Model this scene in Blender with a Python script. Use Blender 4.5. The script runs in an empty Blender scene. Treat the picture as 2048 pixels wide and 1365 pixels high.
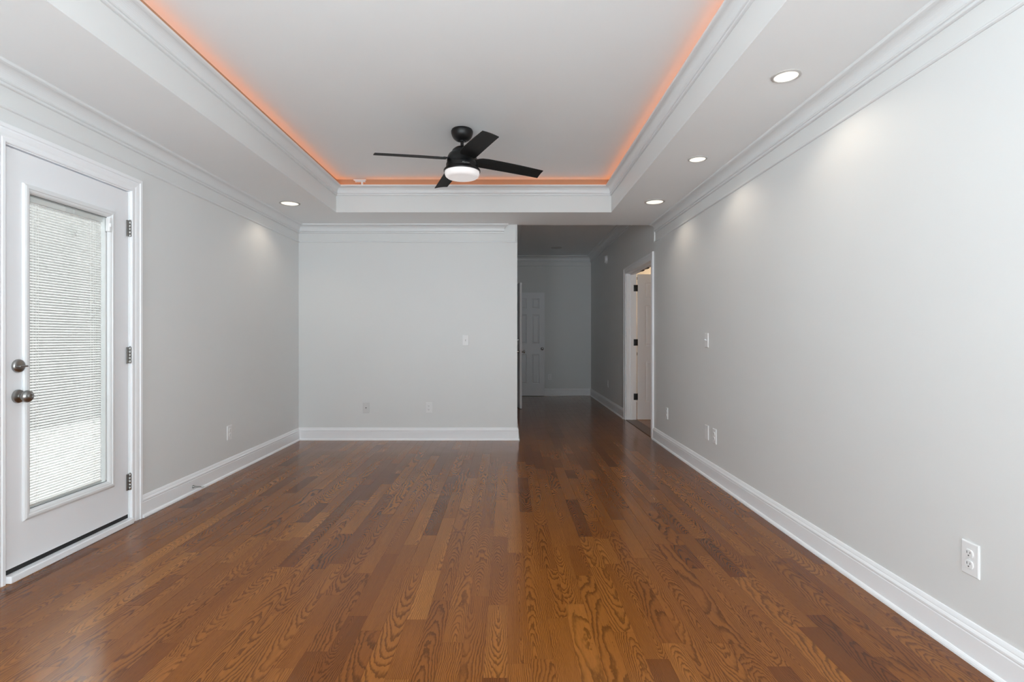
import bpy, bmesh, math, random
from mathutils import Vector, Matrix
from math import pi, sin, cos, radians

random.seed(7)
scene = bpy.context.scene
C = scene.collection

# ------------------------------------------------------------------ camera
cam_d = bpy.data.cameras.new('camera')
cam = bpy.data.objects.new('camera', cam_d)
C.objects.link(cam)
cam.location = (0, 0, 1.155)
cam.rotation_euler = (radians(90), 0, 0)
cam_d.sensor_width = 36.0
cam_d.lens = 1060.0 / 2048.0 * 36.0
cam_d.shift_x = 9.0 / 2048.0
cam_d.shift_y = -7.0 / 2048.0
cam_d.clip_start = 0.02
scene.camera = cam

# ------------------------------------------------------------------ world, exposure
SKY = 15.2
world = bpy.data.worlds.new('world')
scene.world = world
world.use_nodes = True
wn = world.node_tree.nodes
# overcast sky above, lower half made brighter to light the ceiling
_g = wn.new('ShaderNodeTexCoord')
_s = wn.new('ShaderNodeSeparateXYZ')
_r = wn.new('ShaderNodeMapRange')
_r.inputs[1].default_value = -0.12
_r.inputs[2].default_value = 0.12
_m = wn.new('ShaderNodeMix')
_m.data_type = 'RGBA'
_m.inputs[6].default_value = (1.65, 1.83, 1.96, 1)
_m.inputs[7].default_value = (0.89, 0.985, 1.05, 1)
wl_ = world.node_tree.links
wl_.new(_g.outputs['Generated'], _s.inputs[0])
wl_.new(_s.outputs[2], _r.inputs[0])
wl_.new(_r.outputs[0], _m.inputs[0])
wl_.new(_m.outputs[2], wn['Background'].inputs[0])
wn['Background'].inputs[1].default_value = SKY
vs = scene.view_settings
vs.view_transform = 'Standard'
vs.look = 'None'
vs.gamma = 1.0
vs.use_curve_mapping = False
vs.exposure = 0.03
scene.cycles.max_bounces = 16
scene.cycles.diffuse_bounces = 12
scene.cycles.glossy_bounces = 6
scene.cycles.transparent_max_bounces = 16
scene.cycles.sample_clamp_indirect = 6.0
scene.cycles.caustics_reflective = False
scene.cycles.caustics_refractive = False


def portal(name, loc, rot, sx, sy):
    d = bpy.data.lights.new(name, 'AREA')
    d.shape = 'RECTANGLE'
    d.size = sx
    d.size_y = sy
    d.cycles.is_portal = True
    o = bpy.data.objects.new(name, d)
    C.objects.link(o)
    o.location = loc
    o.rotation_euler = rot
    return o


# windows of the room behind the camera (rear and left openings; the right one added to light the left wall)
REAR_Y = -1.6
WIN_REAR = [(-1.65, -0.97), (0.27, 0.95)]     # x ranges
WIN_Z = (0.35, 2.10)
WIN_LEFT = (-1.35, -0.45)                                       # y range
WIN_RIGHT_FILL = (-1.3, -0.3)  # y range; added opening, throws daylight on the left wall
for a, b in WIN_REAR:
    portal('window_daylight', ((a + b) / 2, REAR_Y - 0.02, sum(WIN_Z) / 2), (radians(90), 0, 0), b - a, WIN_Z[1] - WIN_Z[0])
portal('window_daylight', (1.68, sum(WIN_RIGHT_FILL) / 2, sum(WIN_Z) / 2), (radians(90), 0, radians(90)), WIN_RIGHT_FILL[1] - WIN_RIGHT_FILL[0], WIN_Z[1] - WIN_Z[0])
portal('window_daylight', (-2.37, sum(WIN_LEFT) / 2, sum(WIN_Z) / 2), (radians(90), 0, radians(-90)), WIN_LEFT[1] - WIN_LEFT[0], WIN_Z[1] - WIN_Z[0])


# ------------------------------------------------------------------ materials
class NT:
    """small helper around a node tree"""

    def __init__(self, name):
        self.m = bpy.data.materials.new(name)
        self.m.use_nodes = True
        self.t = self.m.node_tree
        self.bsdf = self.t.nodes['Principled BSDF']

    def node(self, kind, **props):
        n = self.t.nodes.new(kind)
        for k, v in props.items():
            setattr(n, k, v)
        return n

    def link(self, a, b):
        self.t.links.new(a, b)

    def val(self, s, v):
        if isinstance(v, (int, float)):
            s.default_value = v
        else:
            self.link(v, s)

    def math(self, op, a, b=None, c=None, clamp=False):
        n = self.node('ShaderNodeMath', operation=op)
        n.use_clamp = clamp
        self.val(n.inputs[0], a)
        if b is not None:
            self.val(n.inputs[1], b)
        if c is not None:
            self.val(n.inputs[2], c)
        return n.outputs[0]

    def combine(self, x, y, z):
        n = self.node('ShaderNodeCombineXYZ')
        for s, v in zip(n.inputs, (x, y, z)):
            self.val(s, v)
        return n.outputs[0]

    def noise(self, vec, scale=1.0, detail=2.0, rough=0.5):
        n = self.node('ShaderNodeTexNoise')
        n.inputs['Scale'].default_value = scale
        n.inputs['Detail'].default_value = detail
        n.inputs['Roughness'].default_value = rough
        self.link(vec, n.inputs['Vector'])
        return n.outputs[0]

    def smooth(self, v, a, b):
        n = self.node('ShaderNodeMapRange', interpolation_type='SMOOTHSTEP')
        self.val(n.inputs[0], v)
        n.inputs[1].default_value = a
        n.inputs[2].default_value = b
        return n.outputs[0]

    def mix(self, f, a, b, blend='MIX'):
        n = self.node('ShaderNodeMix', data_type='RGBA', blend_type=blend)
        self.val(n.inputs[0], f)
        for s, v in ((n.inputs[6], a), (n.inputs[7], b)):
            if isinstance(v, tuple):
                s.default_value = v
            else:
                self.link(v, s)
        return n.outputs[2]


def paint(name, col, rough=0.5, spec=0.5, bump=0.0, bscale=220.0, metallic=0.0, mottling=0.015):
    n = NT(name)
    b = n.bsdf
    geo = n.node('ShaderNodeNewGeometry')
    f = n.noise(geo.outputs['Position'], 2.3, 2.0)
    c0 = tuple(min(1, x * (1 - mottling)) for x in col) + (1,)
    c1 = tuple(min(1, x * (1 + mottling)) for x in col) + (1,)
    n.link(n.mix(f, c0, c1), b.inputs['Base Color'])
    b.inputs['Roughness'].default_value = rough
    b.inputs['Metallic'].default_value = metallic
    b.inputs['Specular IOR Level'].default_value = spec
    if bump:
        bn = n.node('ShaderNodeBump')
        bn.inputs['Strength'].default_value = bump
        bn.inputs['Distance'].default_value = 0.002
        n.link(n.noise(geo.outputs['Position'], bscale, 3.0), bn.inputs['Height'])
        n.link(bn.outputs[0], b.inputs['Normal'])
    return n.m


def glow(name, col, strength, base=(0.8, 0.8, 0.8)):
    n = NT(name)
    n.bsdf.inputs['Base Color'].default_value = base + (1,)
    n.bsdf.inputs['Emission Color'].default_value = col + (1,)
    n.bsdf.inputs['Emission Strength'].default_value = strength
    n.bsdf.inputs['Roughness'].default_value = 0.35
    return n.m


def glass_mat(name, tint=(0.96, 0.97, 0.965)):
    n = NT(name)
    t = n.t
    out = t.nodes['Material Output']
    tr = n.node('ShaderNodeBsdfTransparent')
    tr.inputs[0].default_value = tint + (1,)
    gl = n.node('ShaderNodeBsdfGlossy')
    gl.inputs['Roughness'].default_value = 0.02
    fr = n.node('ShaderNodeLayerWeight')
    fr.inputs[0].default_value = 0.5
    f5 = n.math('POWER', fr.outputs[1], 5.0)
    mx = n.node('ShaderNodeMixShader')
    n.link(n.math('MULTIPLY_ADD', f5, 0.92, 0.04, clamp=True), mx.inputs[0])
    n.link(tr.outputs[0], mx.inputs[1])
    n.link(gl.outputs[0], mx.inputs[2])
    n.link(mx.outputs[0], out.inputs[0])
    t.nodes.remove(n.bsdf)
    return n.m


def oak(name, gold=1.0):
    n = NT(name)
    b = n.bsdf
    geo = n.node('ShaderNodeNewGeometry')
    sep = n.node('ShaderNodeSeparateXYZ')
    n.link(geo.outputs['Position'], sep.inputs[0])
    X, Y = sep.outputs[0], sep.outputs[1]
    pa = n.node('ShaderNodeAttribute', attribute_name='plank_a')
    pb = n.node('ShaderNodeAttribute', attribute_name='plank_b')
    sa = n.node('ShaderNodeSeparateXYZ'); n.link(pa.outputs['Vector'], sa.inputs[0])
    sb = n.node('ShaderNodeSeparateXYZ'); n.link(pb.outputs['Vector'], sb.inputs[0])
    x0, z0, k = sa.outputs
    tone, seed, ringf = sb.outputs
    s37 = n.math('MULTIPLY', seed, 37.0)
    # slow wander of the growth rings, then a finer one
    n1 = n.noise(n.combine(n.math('MULTIPLY', X, 7.0), n.math('MULTIPLY_ADD', Y, 2.6, s37), s37), 1.0, 2.0)
    n2 = n.noise(n.combine(n.math('MULTIPLY', X, 30.0), n.math('MULTIPLY_ADD', Y, 11.0, s37), s37), 1.0, 2.0)
    w1 = n.math('MULTIPLY', n.math('SUBTRACT', n1, 0.5), 0.054)
    w2 = n.math('MULTIPLY', n.math('SUBTRACT', n2, 0.5), 0.013)
    n3 = n.noise(n.combine(n.math('MULTIPLY', X, 120.0), n.math('MULTIPLY_ADD', Y, 34.0, s37), s37), 1.0, 3.0)
    w3 = n.math('MULTIPLY', n.math('SUBTRACT', n3, 0.5), 0.0065)
    zz = n.math('ADD', n.math('ADD', n.math('MULTIPLY_ADD', Y, k, z0), w1), w3)
    xx = n.math('ADD', n.math('SUBTRACT', X, x0), w2)
    d = n.math('SQRT', n.math('ADD', n.math('MULTIPLY', xx, xx), n.math('MULTIPLY', zz, zz)))
    ph = n.math('MULTIPLY', d, ringf)
    fr = n.math('FRACT', ph)
    rise = n.smooth(fr, 0.36, 0.84)
    fall = n.math('SUBTRACT', 1.0, n.smooth(fr, 0.88, 1.0))
    ring = n.math('MULTIPLY', rise, fall)
    patch = n.noise(n.combine(n.math('MULTIPLY', X, 14.0), n.math('MULTIPLY_ADD', Y, 1.7, s37), s37), 1.0, 2.0)
    ring = n.math('MULTIPLY', ring, n.smooth(patch, 0.12, 0.5))
    # open pores: short dark dashes along the board
    pore = n.noise(n.combine(n.math('MULTIPLY', X, 620.0), n.math('MULTIPLY', Y, 26.0), s37), 1.0, 2.0)
    pore = n.smooth(pore, 0.5, 0.78)
    fib = n.noise(n.combine(n.math('MULTIPLY', X, 180.0), n.math('MULTIPLY', Y, 5.0), s37), 1.0, 3.0)
    ramp = n.node('ShaderNodeValToRGB')
    n.link(tone, ramp.inputs[0])
    cr = ramp.color_ramp
    cols = [(0.0, (0.112, 0.036, 0.008)), (0.25, (0.160, 0.055, 0.0105)), (0.6, (0.212, 0.079, 0.0145)), (1.0, (0.285, 0.118, 0.024))]
    cr.elements[0].position = 0.0
    cr.elements[1].position = 1.0
    for p, c in cols[1:3]:
        cr.elements.new(p)
    for e, (p, c) in zip(cr.elements, cols):
        e.position = p
        e.color = (c[0] * 1.44 * gold, c[1] * 1.33 * gold, c[2] * 1.22 * gold, 1)
    base = n.mix(n.math('MULTIPLY', fib, 0.45), ramp.outputs[0], (0.085, 0.028, 0.007, 1))
    dark = n.mix(0.22, (0.030, 0.009, 0.0022, 1), ramp.outputs[0])
    col = n.mix(n.math('MULTIPLY', ring, 0.78), base, dark)
    col = n.mix(n.math('MULTIPLY', pore, 0.32), col, dark)
    n.link(col, b.inputs['Base Color'])
    rn = n.noise(geo.outputs['Position'], 5.0, 3.0)
    n.link(n.math('MULTIPLY_ADD', rn, 0.10, 0.12), b.inputs['Roughness'])
    b.inputs['Specular IOR Level'].default_value = 0.23
    bn = n.node('ShaderNodeBump')
    bn.inputs['Strength'].default_value = 0.10
    bn.inputs['Distance'].default_value = 0.0006
    n.link(n.math('ADD', pore, n.math('MULTIPLY', n.noise(geo.outputs['Position'], 26.0, 2.0), 1.5)), bn.inputs['Height'])
    bn.invert = True
    n.link(bn.outputs[0], b.inputs['Normal'])
    return n.m


M = {}
M['wall'] = paint('wall_paint', (0.727, 0.735, 0.732), 0.40, 0.45, 0.03, 160)
M['ceiling'] = paint('ceiling_paint', (0.885, 0.905, 0.915), 0.75, 0.3, 0.03, 160)
M['trim'] = paint('trim_paint', (0.745, 0.755, 0.762), 0.30, 0.5)
M['door'] = paint('door_paint', (0.83, 0.84, 0.865), 0.38, 0.5)
M['base'] = paint('baseboard_paint', (0.87, 0.88, 0.90), 0.30, 0.5)  # trim paint lightened, putting the floor's bounced light into its colour
M['plastic'] = paint('white_plastic', (0.81, 0.81, 0.815), 0.32, 0.5)
M['greyplate'] = paint('grey_plate', (0.66, 0.66, 0.66), 0.4, 0.5)
M['slat'] = paint('blind_slat', (0.86, 0.85, 0.84), 0.45, 0.4)
M['nickel'] = paint('satin_nickel', (0.34, 0.335, 0.325), 0.30, 0.5, metallic=1.0)
M['chrome'] = paint('polished_steel', (0.62, 0.62, 0.62), 0.16, 0.5, metallic=1.0)
M['black'] = paint('matte_black_metal', (0.006, 0.006, 0.0065), 0.36, 0.4)
M['blade'] = paint('black_blade', (0.012, 0.012, 0.012), 0.6, 0.25, 0.06, 90)
M['blackhw'] = paint('black_hardware', (0.01, 0.01, 0.011), 0.45, 0.4)
M['rubber'] = paint('black_rubber', (0.02, 0.02, 0.021), 0.6, 0.3)
M['dark'] = paint('dark_slot', (0.10, 0.10, 0.10), 0.7, 0.2)
M['silver'] = paint('silver_ink', (0.40, 0.40, 0.39), 0.35, 0.5, metallic=0.6)
M['ring'] = paint('lamp_ring', (0.52, 0.50, 0.48), 0.4, 0.5)
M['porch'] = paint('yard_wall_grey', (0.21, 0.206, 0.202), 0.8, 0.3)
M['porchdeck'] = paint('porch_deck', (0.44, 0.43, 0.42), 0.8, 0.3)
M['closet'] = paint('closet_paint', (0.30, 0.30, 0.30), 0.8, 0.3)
M['clear'] = glass_mat('clear_glass')
M['tinted'] = glass_mat('tinted_glass', (0.68, 0.66, 0.64))
M['oak'] = oak('stained_oak')
M['oak2'] = oak('stained_oak_lighter', 1.25)
M['threshold'] = paint('oak_threshold', (0.10, 0.042, 0.017), 0.35, 0.5)
M['lens'] = glow('downlight_lens', (1.0, 0.94, 0.82), 0.95, (0.5, 0.5, 0.5))
M['led'] = glow('orange_led', (1.0, 0.26, 0.03), 4.2)
M['shade'] = glow('opal_glass', (1.0, 0.955, 0.94), 0.36, (0.70, 0.67, 0.67))


# ------------------------------------------------------------------ mesh building
class MB:
    def __init__(self):
        self.v = []
        self.f = []
        self.s = []

    def add(self, verts, faces, smooth=False):
        o = len(self.v)
        self.v += [tuple(p) for p in verts]
        for f in faces:
            self.f.append([i + o for i in f])
            self.s.append(smooth)
        return self

    def box(self, x0, x1, y0, y1, z0, z1, bev=0.0):
        if x0 > x1: x0, x1 = x1, x0
        if y0 > y1: y0, y1 = y1, y0
        if z0 > z1: z0, z1 = z1, z0
        if bev <= 0:
            v = [(x, y, z) for z in (z0, z1) for y in (y0, y1) for x in (x0, x1)]
            f = [(0, 2, 3, 1), (4, 5, 7, 6), (0, 1, 5, 4), (2, 6, 7, 3), (0, 4, 6, 2), (1, 3, 7, 5)]
            return self.add(v, f)
        bm = bmesh.new()
        r = bmesh.ops.create_cube(bm, size=1.0)
        for q in bm.verts:
            q.co = Vector(((x0 + x1) / 2 + q.co.x * (x1 - x0), (y0 + y1) / 2 + q.co.y * (y1 - y0), (z0 + z1) / 2 + q.co.z * (z1 - z0)))
        bmesh.ops.bevel(bm, geom=list(bm.edges), offset=bev, segments=2, profile=0.5, affect='EDGES')
        bm.verts.index_update()
        self.add([q.co for q in bm.verts], [[q.index for q in f.verts] for f in bm.faces])
        bm.free()
        return self

    def sweep(self, prof, p0, p1, n, m0=0.0, m1=0.0, up=(0, 0, 1)):
        """extrude a closed (out, up) profile along p0-p1; m0/m1 = +1 shortens the end with the mitre, -1 lengthens it"""
        p0, p1, n, up = Vector(p0), Vector(p1), Vector(n), Vector(up)
        d = (p1 - p0).normalized()
        a = [p0 + n * u + up * v + d * (m0 * u) for u, v in prof]
        b = [p1 + n * u + up * v - d * (m1 * u) for u, v in prof]
        k = len(prof)
        fs = [(i, (i + 1) % k, k + (i + 1) % k, k + i) for i in range(k)]
        fs.append(tuple(range(k - 1, -1, -1)))
        fs.append(tuple(range(k, 2 * k)))
        return self.add(a + b, fs)

    def lathe(self, prof, center=(0, 0, 0), seg=32, axis='z'):
        """prof: list of (radius, height)"""
        cx, cy, cz = center
        vs, fs = [], []
        for r, h in prof:
            for i in range(seg):
                a = 2 * pi * i / seg
                p = (r * cos(a), r * sin(a), h)
                if axis == 'y':
                    p = (p[0], p[2], p[1])
                elif axis == 'x':
                    p = (p[2], p[0], p[1])
                vs.append((cx + p[0], cy + p[1], cz + p[2]))
        for j in range(len(prof) - 1):
            for i in range(seg):
                fs.append((j * seg + i, j * seg + (i + 1) % seg, (j + 1) * seg + (i + 1) % seg, (j + 1) * seg + i))
        self.add(vs, fs, True)
        o = len(self.v) - len(vs)
        for j in (0, len(prof) - 1):
            if prof[j][0] > 1e-5:
                self.f.append([o + j * seg + i for i in range(seg)])
                self.s.append(False)
        return self

    def tube(self, pts, r, seg=10):
        pts = [Vector(p) for p in pts]
        vs, fs = [], []
        for j, p in enumerate(pts):
            t = (pts[min(j + 1, len(pts) - 1)] - pts[max(j - 1, 0)]).normalized()
            a = t.orthogonal().normalized() if j == 0 else (pa - t * pa.dot(t)).normalized()
            pa = a
            bb = t.cross(a)
            for i in range(seg):
                q = 2 * pi * i / seg
                vs.append(p + a * (r * cos(q)) + bb * (r * sin(q)))
        for j in range(len(pts) - 1):
            for i in range(seg):
                fs.append((j * seg + i, j * seg + (i + 1) % seg, (j + 1) * seg + (i + 1) % seg, (j + 1) * seg + i))
        self.add(vs, fs, True)
        o = len(self.v) - len(vs)
        self.f.append([o + i for i in range(seg)]); self.s.append(False)
        self.f.append([o + (len(pts) - 1) * seg + i for i in range(seg)]); self.s.append(False)
        return self

    def xform(self, mat):
        self.v = [tuple(mat @ Vector(p)) for p in self.v]
        return self

    def build(self, name, mat, parent=None, world=False):
        me = bpy.data.meshes.new(name)
        me.from_pydata(self.v, [], self.f)
        bm = bmesh.new()
        bm.from_mesh(me)
        bmesh.ops.remove_doubles(bm, verts=bm.verts, dist=1e-6)
        bmesh.ops.recalc_face_normals(bm, faces=bm.faces)
        bm.to_mesh(me)
        bm.free()
        if any(self.s):
            for p in me.polygons:
                p.use_smooth = True
            me.set_sharp_from_angle(angle=radians(38))
        me.materials.append(mat)
        o = bpy.data.objects.new(name, me)
        C.objects.link(o)
        if parent is not None:
            o.parent = parent
            if world:
                o.matrix_parent_inverse = (Matrix.Translation(parent.location) @ parent.rotation_euler.to_matrix().to_4x4()).inverted()
        return o


def struct(o, label=None):
    o['kind'] = 'structure'
    if label:
        o['label'] = label
    return o


def thing(name, label, cat, loc=(0, 0, 0), rz=0.0, group=None):
    o = bpy.data.objects.new(name, None)
    C.objects.link(o)
    o.empty_display_size = 0.05
    o.location = loc
    o.rotation_euler = (0, 0, rz)
    o['label'] = label
    o['category'] = cat
    if group:
        o['group'] = group
    return o


def dup(root, label, loc, rz, group=None):
    kids = list(root.children)
    r = root.copy()
    C.objects.link(r)
    r.location = loc
    r.rotation_euler = (0, 0, rz)
    r['label'] = label
    if group:
        r['group'] = group
    for ch in kids:
        subs = list(ch.children)
        c = ch.copy()
        C.objects.link(c)
        c.parent = r
        for g in subs:
            d = g.copy()
            C.objects.link(d)
            d.parent = c
    return r


# ------------------------------------------------------------------ room dimensions
XL, XR = -2.35, 1.66            # side walls
YB = 5.965                      # back wall, room side
XE = 0.11                       # right end of the back wall = hall's left wall
YH = 10.54                      # far wall of the hall
ZS, ZC, ZH = 2.425, 2.757, 2.78 # soffit, tray ceiling, hall ceiling
TX0, TX1, TY0, TY1 = -1.737, 1.052, -1.05, 5.374   # tray recess
WT = 0.14                       # wall thickness
TOP = 2.95
D1Y0, D1Y1, D1Z = 2.478, 3.296, 2.062               # patio door opening
D2Y0, D2Y1, D2Z = 6.10, 7.42, 2.06                  # right hand doorway
D3Y0, D3Y1, D3Z = 9.16, 10.44, 2.06                 # hall closet doorway

# ------------------------------------------------------------------ floor
def plank_floor(name, mat, rects, width=0.0826, z=0.0):
    vs, fs, A, B = [], [], [], []
    for (x0, x1, y0, y1) in rects:
        i0 = math.floor(x0 / width)
        i1 = math.ceil(x1 / width)
        for i in range(i0, i1):
            rnd = random.Random(i * 977 + int(y0 * 10))
            a, b = max(x0, i * width), min(x1, (i + 1) * width)
            if b - a < 1e-4:
                continue
            y = y0 - rnd.random() * 0.9
            while y < y1:
                L = rnd.choice((0.32, 0.42, 0.55, 0.7, 0.85, 1.05)) * rnd.uniform(0.85, 1.15)
                c, d = max(y, y0), min(y + L, y1)
                if d - c > 1e-4:
                    o = len(vs)
                    g = 0.00045
                    vs += [(a + g, c + g, z), (b - g, c + g, z), (b - g, d - g, z), (a + g, d - g, z)]
                    fs.append((o, o + 1, o + 2, o + 3))
                    kind = rnd.random()
                    yc = (c + d) / 2
                    xc = (i + 0.5) * width
                    if kind < 0.62:      # flat sawn, cathedral arches
                        k = rnd.choice((-1, 1)) * rnd.uniform(0.05, 0.15)
                        zc = rnd.uniform(0.012, 0.06)
                        px = xc + rnd.uniform(-0.035, 0.035)
                        rf = rnd.uniform(120, 215)
                    elif kind < 0.9:     # rift, nearly straight lines
                        k = rnd.choice((-1, 1)) * rnd.uniform(0.01, 0.05)
                        zc = rnd.uniform(0.03, 0.09)
                        px = xc + rnd.choice((-1, 1)) * rnd.uniform(0.06, 0.13)
                        rf = rnd.uniform(150, 260)
                    else:                # plain board
                        k = rnd.uniform(-0.04, 0.04)
                        zc = rnd.uniform(0.1, 0.2)
                        px = xc + rnd.uniform(-0.05, 0.05)
                        rf = rnd.uniform(90, 160)
                    tone = min(1, max(0, rnd.gauss(0.50, 0.155)))
                    if rnd.random() < 0.10:
                        tone = rnd.uniform(0.0, 0.15)
                    A.append((px, zc - k * yc, k))
                    B.append((tone, rnd.random(), rf))
                y += L
        # dark bed under the hairline joints
        o = len(vs)
        vs += [(x0, y0, z - 0.0012), (x1, y0, z - 0.0012), (x1, y1, z - 0.0012), (x0, y1, z - 0.0012)]
        fs.append((o, o + 1, o + 2, o + 3))
        A.append((x0 - 3, 3, 0)); B.append((0.0, 0.5, 1.0))
        # slab
        o = len(vs)
        for zz in (z - 0.06, z - 0.0014):
            vs += [(x0, y0, zz), (x1, y0, zz), (x1, y1, zz), (x0, y1, zz)]
        for q in ((0, 3, 2, 1), (4, 5, 6, 7), (0, 1, 5, 4), (1, 2, 6, 5), (2, 3, 7, 6), (3, 0, 4, 7)):
            fs.append(tuple(o + t for t in q))
            A.append((x0 - 3, 3, 0)); B.append((0.0, 0.5, 1.0))
    me = bpy.data.meshes.new(name)
    me.from_pydata(vs, [], fs)
    for nm, dat in (('plank_a', A), ('plank_b', B)):
        at = me.attributes.new(nm, 'FLOAT_VECTOR', 'FACE')
        at.data.foreach_set('vector', [t for p in dat for t in p])
    me.materials.append(mat)
    o = bpy.data.objects.new(name, me)
    C.objects.link(o)
    return o


struct(plank_floor('floor', M['oak'], [(XL, XR, REAR_Y, YB), (XE, XR, YB, YH), (-0.75, XE, 9.0, YH)]))
struct(plank_floor('floor_side_room', M['oak2'], [(XR + WT, 4.2, 5.0, 9.5)]))
struct(MB().box(XR - 0.004, XR + WT + 0.01, D2Y0, D2Y1, -0.05, 0.006, 0.003).build('trim_19', M['threshold']),
       'dark wooden threshold strip across the right hand doorway')

# ------------------------------------------------------------------ walls
w = MB()
w.box(XL - WT, XL, REAR_Y - WT, WIN_LEFT[0], 0, TOP)
w.box(XL - WT, XL, WIN_LEFT[0], WIN_LEFT[1], 0, WIN_Z[0])
w.box(XL - WT, XL, WIN_LEFT[0], WIN_LEFT[1], WIN_Z[1], TOP)
w.box(XL - WT, XL, WIN_LEFT[1], D1Y0 - 0.02, 0, TOP)
w.box(XL - WT, XL, D1Y0 - 0.02, D1Y1 + 0.02, D1Z + 0.02, TOP)
w.box(XL - WT, XL, D1Y1 + 0.02, YB, 0, TOP)
struct(w.build('wall_left', M['wall']), 'white painted left wall with a glazed door')

w = MB().box(XL - WT, XE, YB, YB + 0.115, 0, TOP)
struct(w.build('wall_back', M['wall']), 'white painted back wall left of the hall opening')

w = MB()
w.box(XR, XR + WT, REAR_Y - WT, WIN_RIGHT_FILL[0], 0, TOP)
w.box(XR, XR + WT, WIN_RIGHT_FILL[0], WIN_RIGHT_FILL[1], 0, WIN_Z[0])
w.box(XR, XR + WT, WIN_RIGHT_FILL[0], WIN_RIGHT_FILL[1], WIN_Z[1], TOP)
w.box(XR, XR + WT, WIN_RIGHT_FILL[1], D2Y0, 0, TOP)
w.box(XR, XR + WT, D2Y0, D2Y1, D2Z, TOP)
w.box(XR, XR + WT, D2Y1, YH + WT, 0, TOP)
struct(w.build('wall_right', M['wall']), 'long white painted right wall running into the hall')

w = MB()
xs = [XL] + [t for ab in WIN_REAR for t in ab] + [XR]
for i in range(0, len(xs), 2):
    w.box(xs[i], xs[i + 1], REAR_Y - WT, REAR_Y, 0, TOP)
for a, b in WIN_REAR:
    w.box(a, b, REAR_Y - WT, REAR_Y, 0, WIN_Z[0])
    w.box(a, b, REAR_Y - WT, REAR_Y, WIN_Z[1], TOP)
struct(w.build('wall_rear', M['wall']))

w = MB()
w.box(XE - 0.12, XE, YB + 0.115, D3Y0, 0, TOP)
w.box(XE - 0.12, XE, D3Y0, D3Y1, D3Z, TOP)
w.box(XE - 0.12, XE, D3Y1, YH, 0, TOP)
struct(w.build('wall_hall_left', M['wall']), 'left wall of the hall')
struct(MB().box(-0.9, XR, YH, YH + WT, 0, TOP).build('wall_hall_far', M['wall']), 'far wall at the end of the hall')
w = MB()
w.box(-0.9, -0.75, 9.0, YH, 0, TOP)
w.box(-0.75, XE - 0.12, 8.88, 9.0, 0, TOP)
w.box(-0.75, XE - 0.12, 9.0, YH, 2.45, TOP)
struct(w.build('wall_closet', M['closet']))
w = MB()
w.box(4.2, 4.34, 5.0, 9.5, 0, TOP)
w.box(XR + WT, 4.2, 9.5, 9.64, 0, TOP)
w.box(XR + WT, 4.2, 4.86, 5.0, 0, TOP)
struct(w.build('wall_side_room', M['wall']))

# ------------------------------------------------------------------ ceilings
struct(MB().box(TX0 - 0.3, TX1 + 0.3, TY0 - 0.3, TY1 + 0.3, ZC, ZC + 0.1).build('ceiling', M['ceiling']), 'raised tray ceiling carrying the fan')
w = MB()
w.box(XL, TX0, REAR_Y, YB, ZS, ZC + 0.02)
w.box(TX1, XR, REAR_Y, YB, ZS, ZC + 0.02)
w.box(TX0, TX1, TY1, YB, ZS, ZC + 0.02)
w.box(TX0, TX1, REAR_Y, TY0, ZS, ZC + 0.02)
w.box(XE, XR, YB, YB + 0.02, ZS, TOP)
so = struct(w.build('ceiling_soffit', M['ceiling']), 'lower ceiling border around the raised tray')
so.data.materials.append(M['wall'])
for p in so.data.polygons:                      # the upright faces of the tray carry the wall colour
    if abs(p.normal.z) < 0.5:
        p.material_index = 1
struct(MB().box(XE, XR, YB + 0.02, YH, ZH, ZH + 0.1).build('ceiling_hall', M['ceiling']), 'hall ceiling')
struct(MB().box(XR + WT, 4.2, 5.0, 9.5, 2.70, 2.8).build('ceiling_side_room', M['ceiling']))

# ------------------------------------------------------------------ mouldings
def crown_profile(h=0.098, p=0.066):
    s, q = h / 0.1, p / 0.066
    pts = [(0, 0), (0.009, 0), (0.014, 0.003), (0.015, 0.009), (0.011, 0.013), (0.011, 0.016), (0.018, 0.018), (0.021, 0.023), (0.018, 0.028)]
    for i in range(9):
        t = radians(90) * i / 8
        pts.append((0.052 - 0.034 * cos(t), 0.031 + 0.050 * sin(t)))
    pts += [(0.056, 0.082), (0.064, 0.086), (0.066, 0.090), (0.066, 0.1), (0, 0.1)]
    return [(u * q, v * s) for u, v in pts]


BEAD = [(0, 0), (0.006, 0), (0.011, 0.004), (0.012, 0.009), (0.009, 0.014), (0.004, 0.017), (0, 0.018)]
BASE = [(0, 0), (0.027, 0), (0.0265, 0.007), (0.0235, 0.014), (0.0185, 0.0185), (0.015, 0.0195), (0.015, 0.096), (0.0125, 0.0985),
        (0.0125, 0.101), (0.0165, 0.105), (0.0165, 0.112), (0.0125, 0.119), (0.0100, 0.1215), (0.0100, 0.125), (0.0075, 0.132), (0.005, 0.138), (0, 0.14)]
CROWN = crown_profile()
ZCR = ZS - 0.098
ZBD = ZS - 0.098 - 0.085 - 0.018

# left wall
m = MB()
m.sweep(CROWN, (XL, REAR_Y, ZCR), (XL, YB, ZCR), (1, 0, 0), 0, 1)
m.sweep(BEAD, (XL, REAR_Y, ZBD), (XL, YB, ZBD), (1, 0, 0), 0, 1)
struct(m.build('trim_1', M['trim']), 'white crown moulding along the left wall')
# back wall; crown ends in a mitred return short of the corner, the bead turns up beside it
m = MB()
XCE = XE - 0.165
m.sweep(CROWN, (XL, YB, ZCR), (XCE, YB, ZCR), (0, -1, 0), 1, -1)
m.sweep(BEAD, (XL, YB, ZBD), (XE - 0.003, YB, ZBD), (0, -1, 0), 1, 0)
m.sweep(BEAD, (XE - 0.003, YB, ZBD), (XE - 0.003, YB, ZS), (0, -1, 0), 0, 0, up=(-1, 0, 0))
struct(m.build('trim_2', M['trim']), 'white crown moulding with a mitred end on the back wall')
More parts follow.
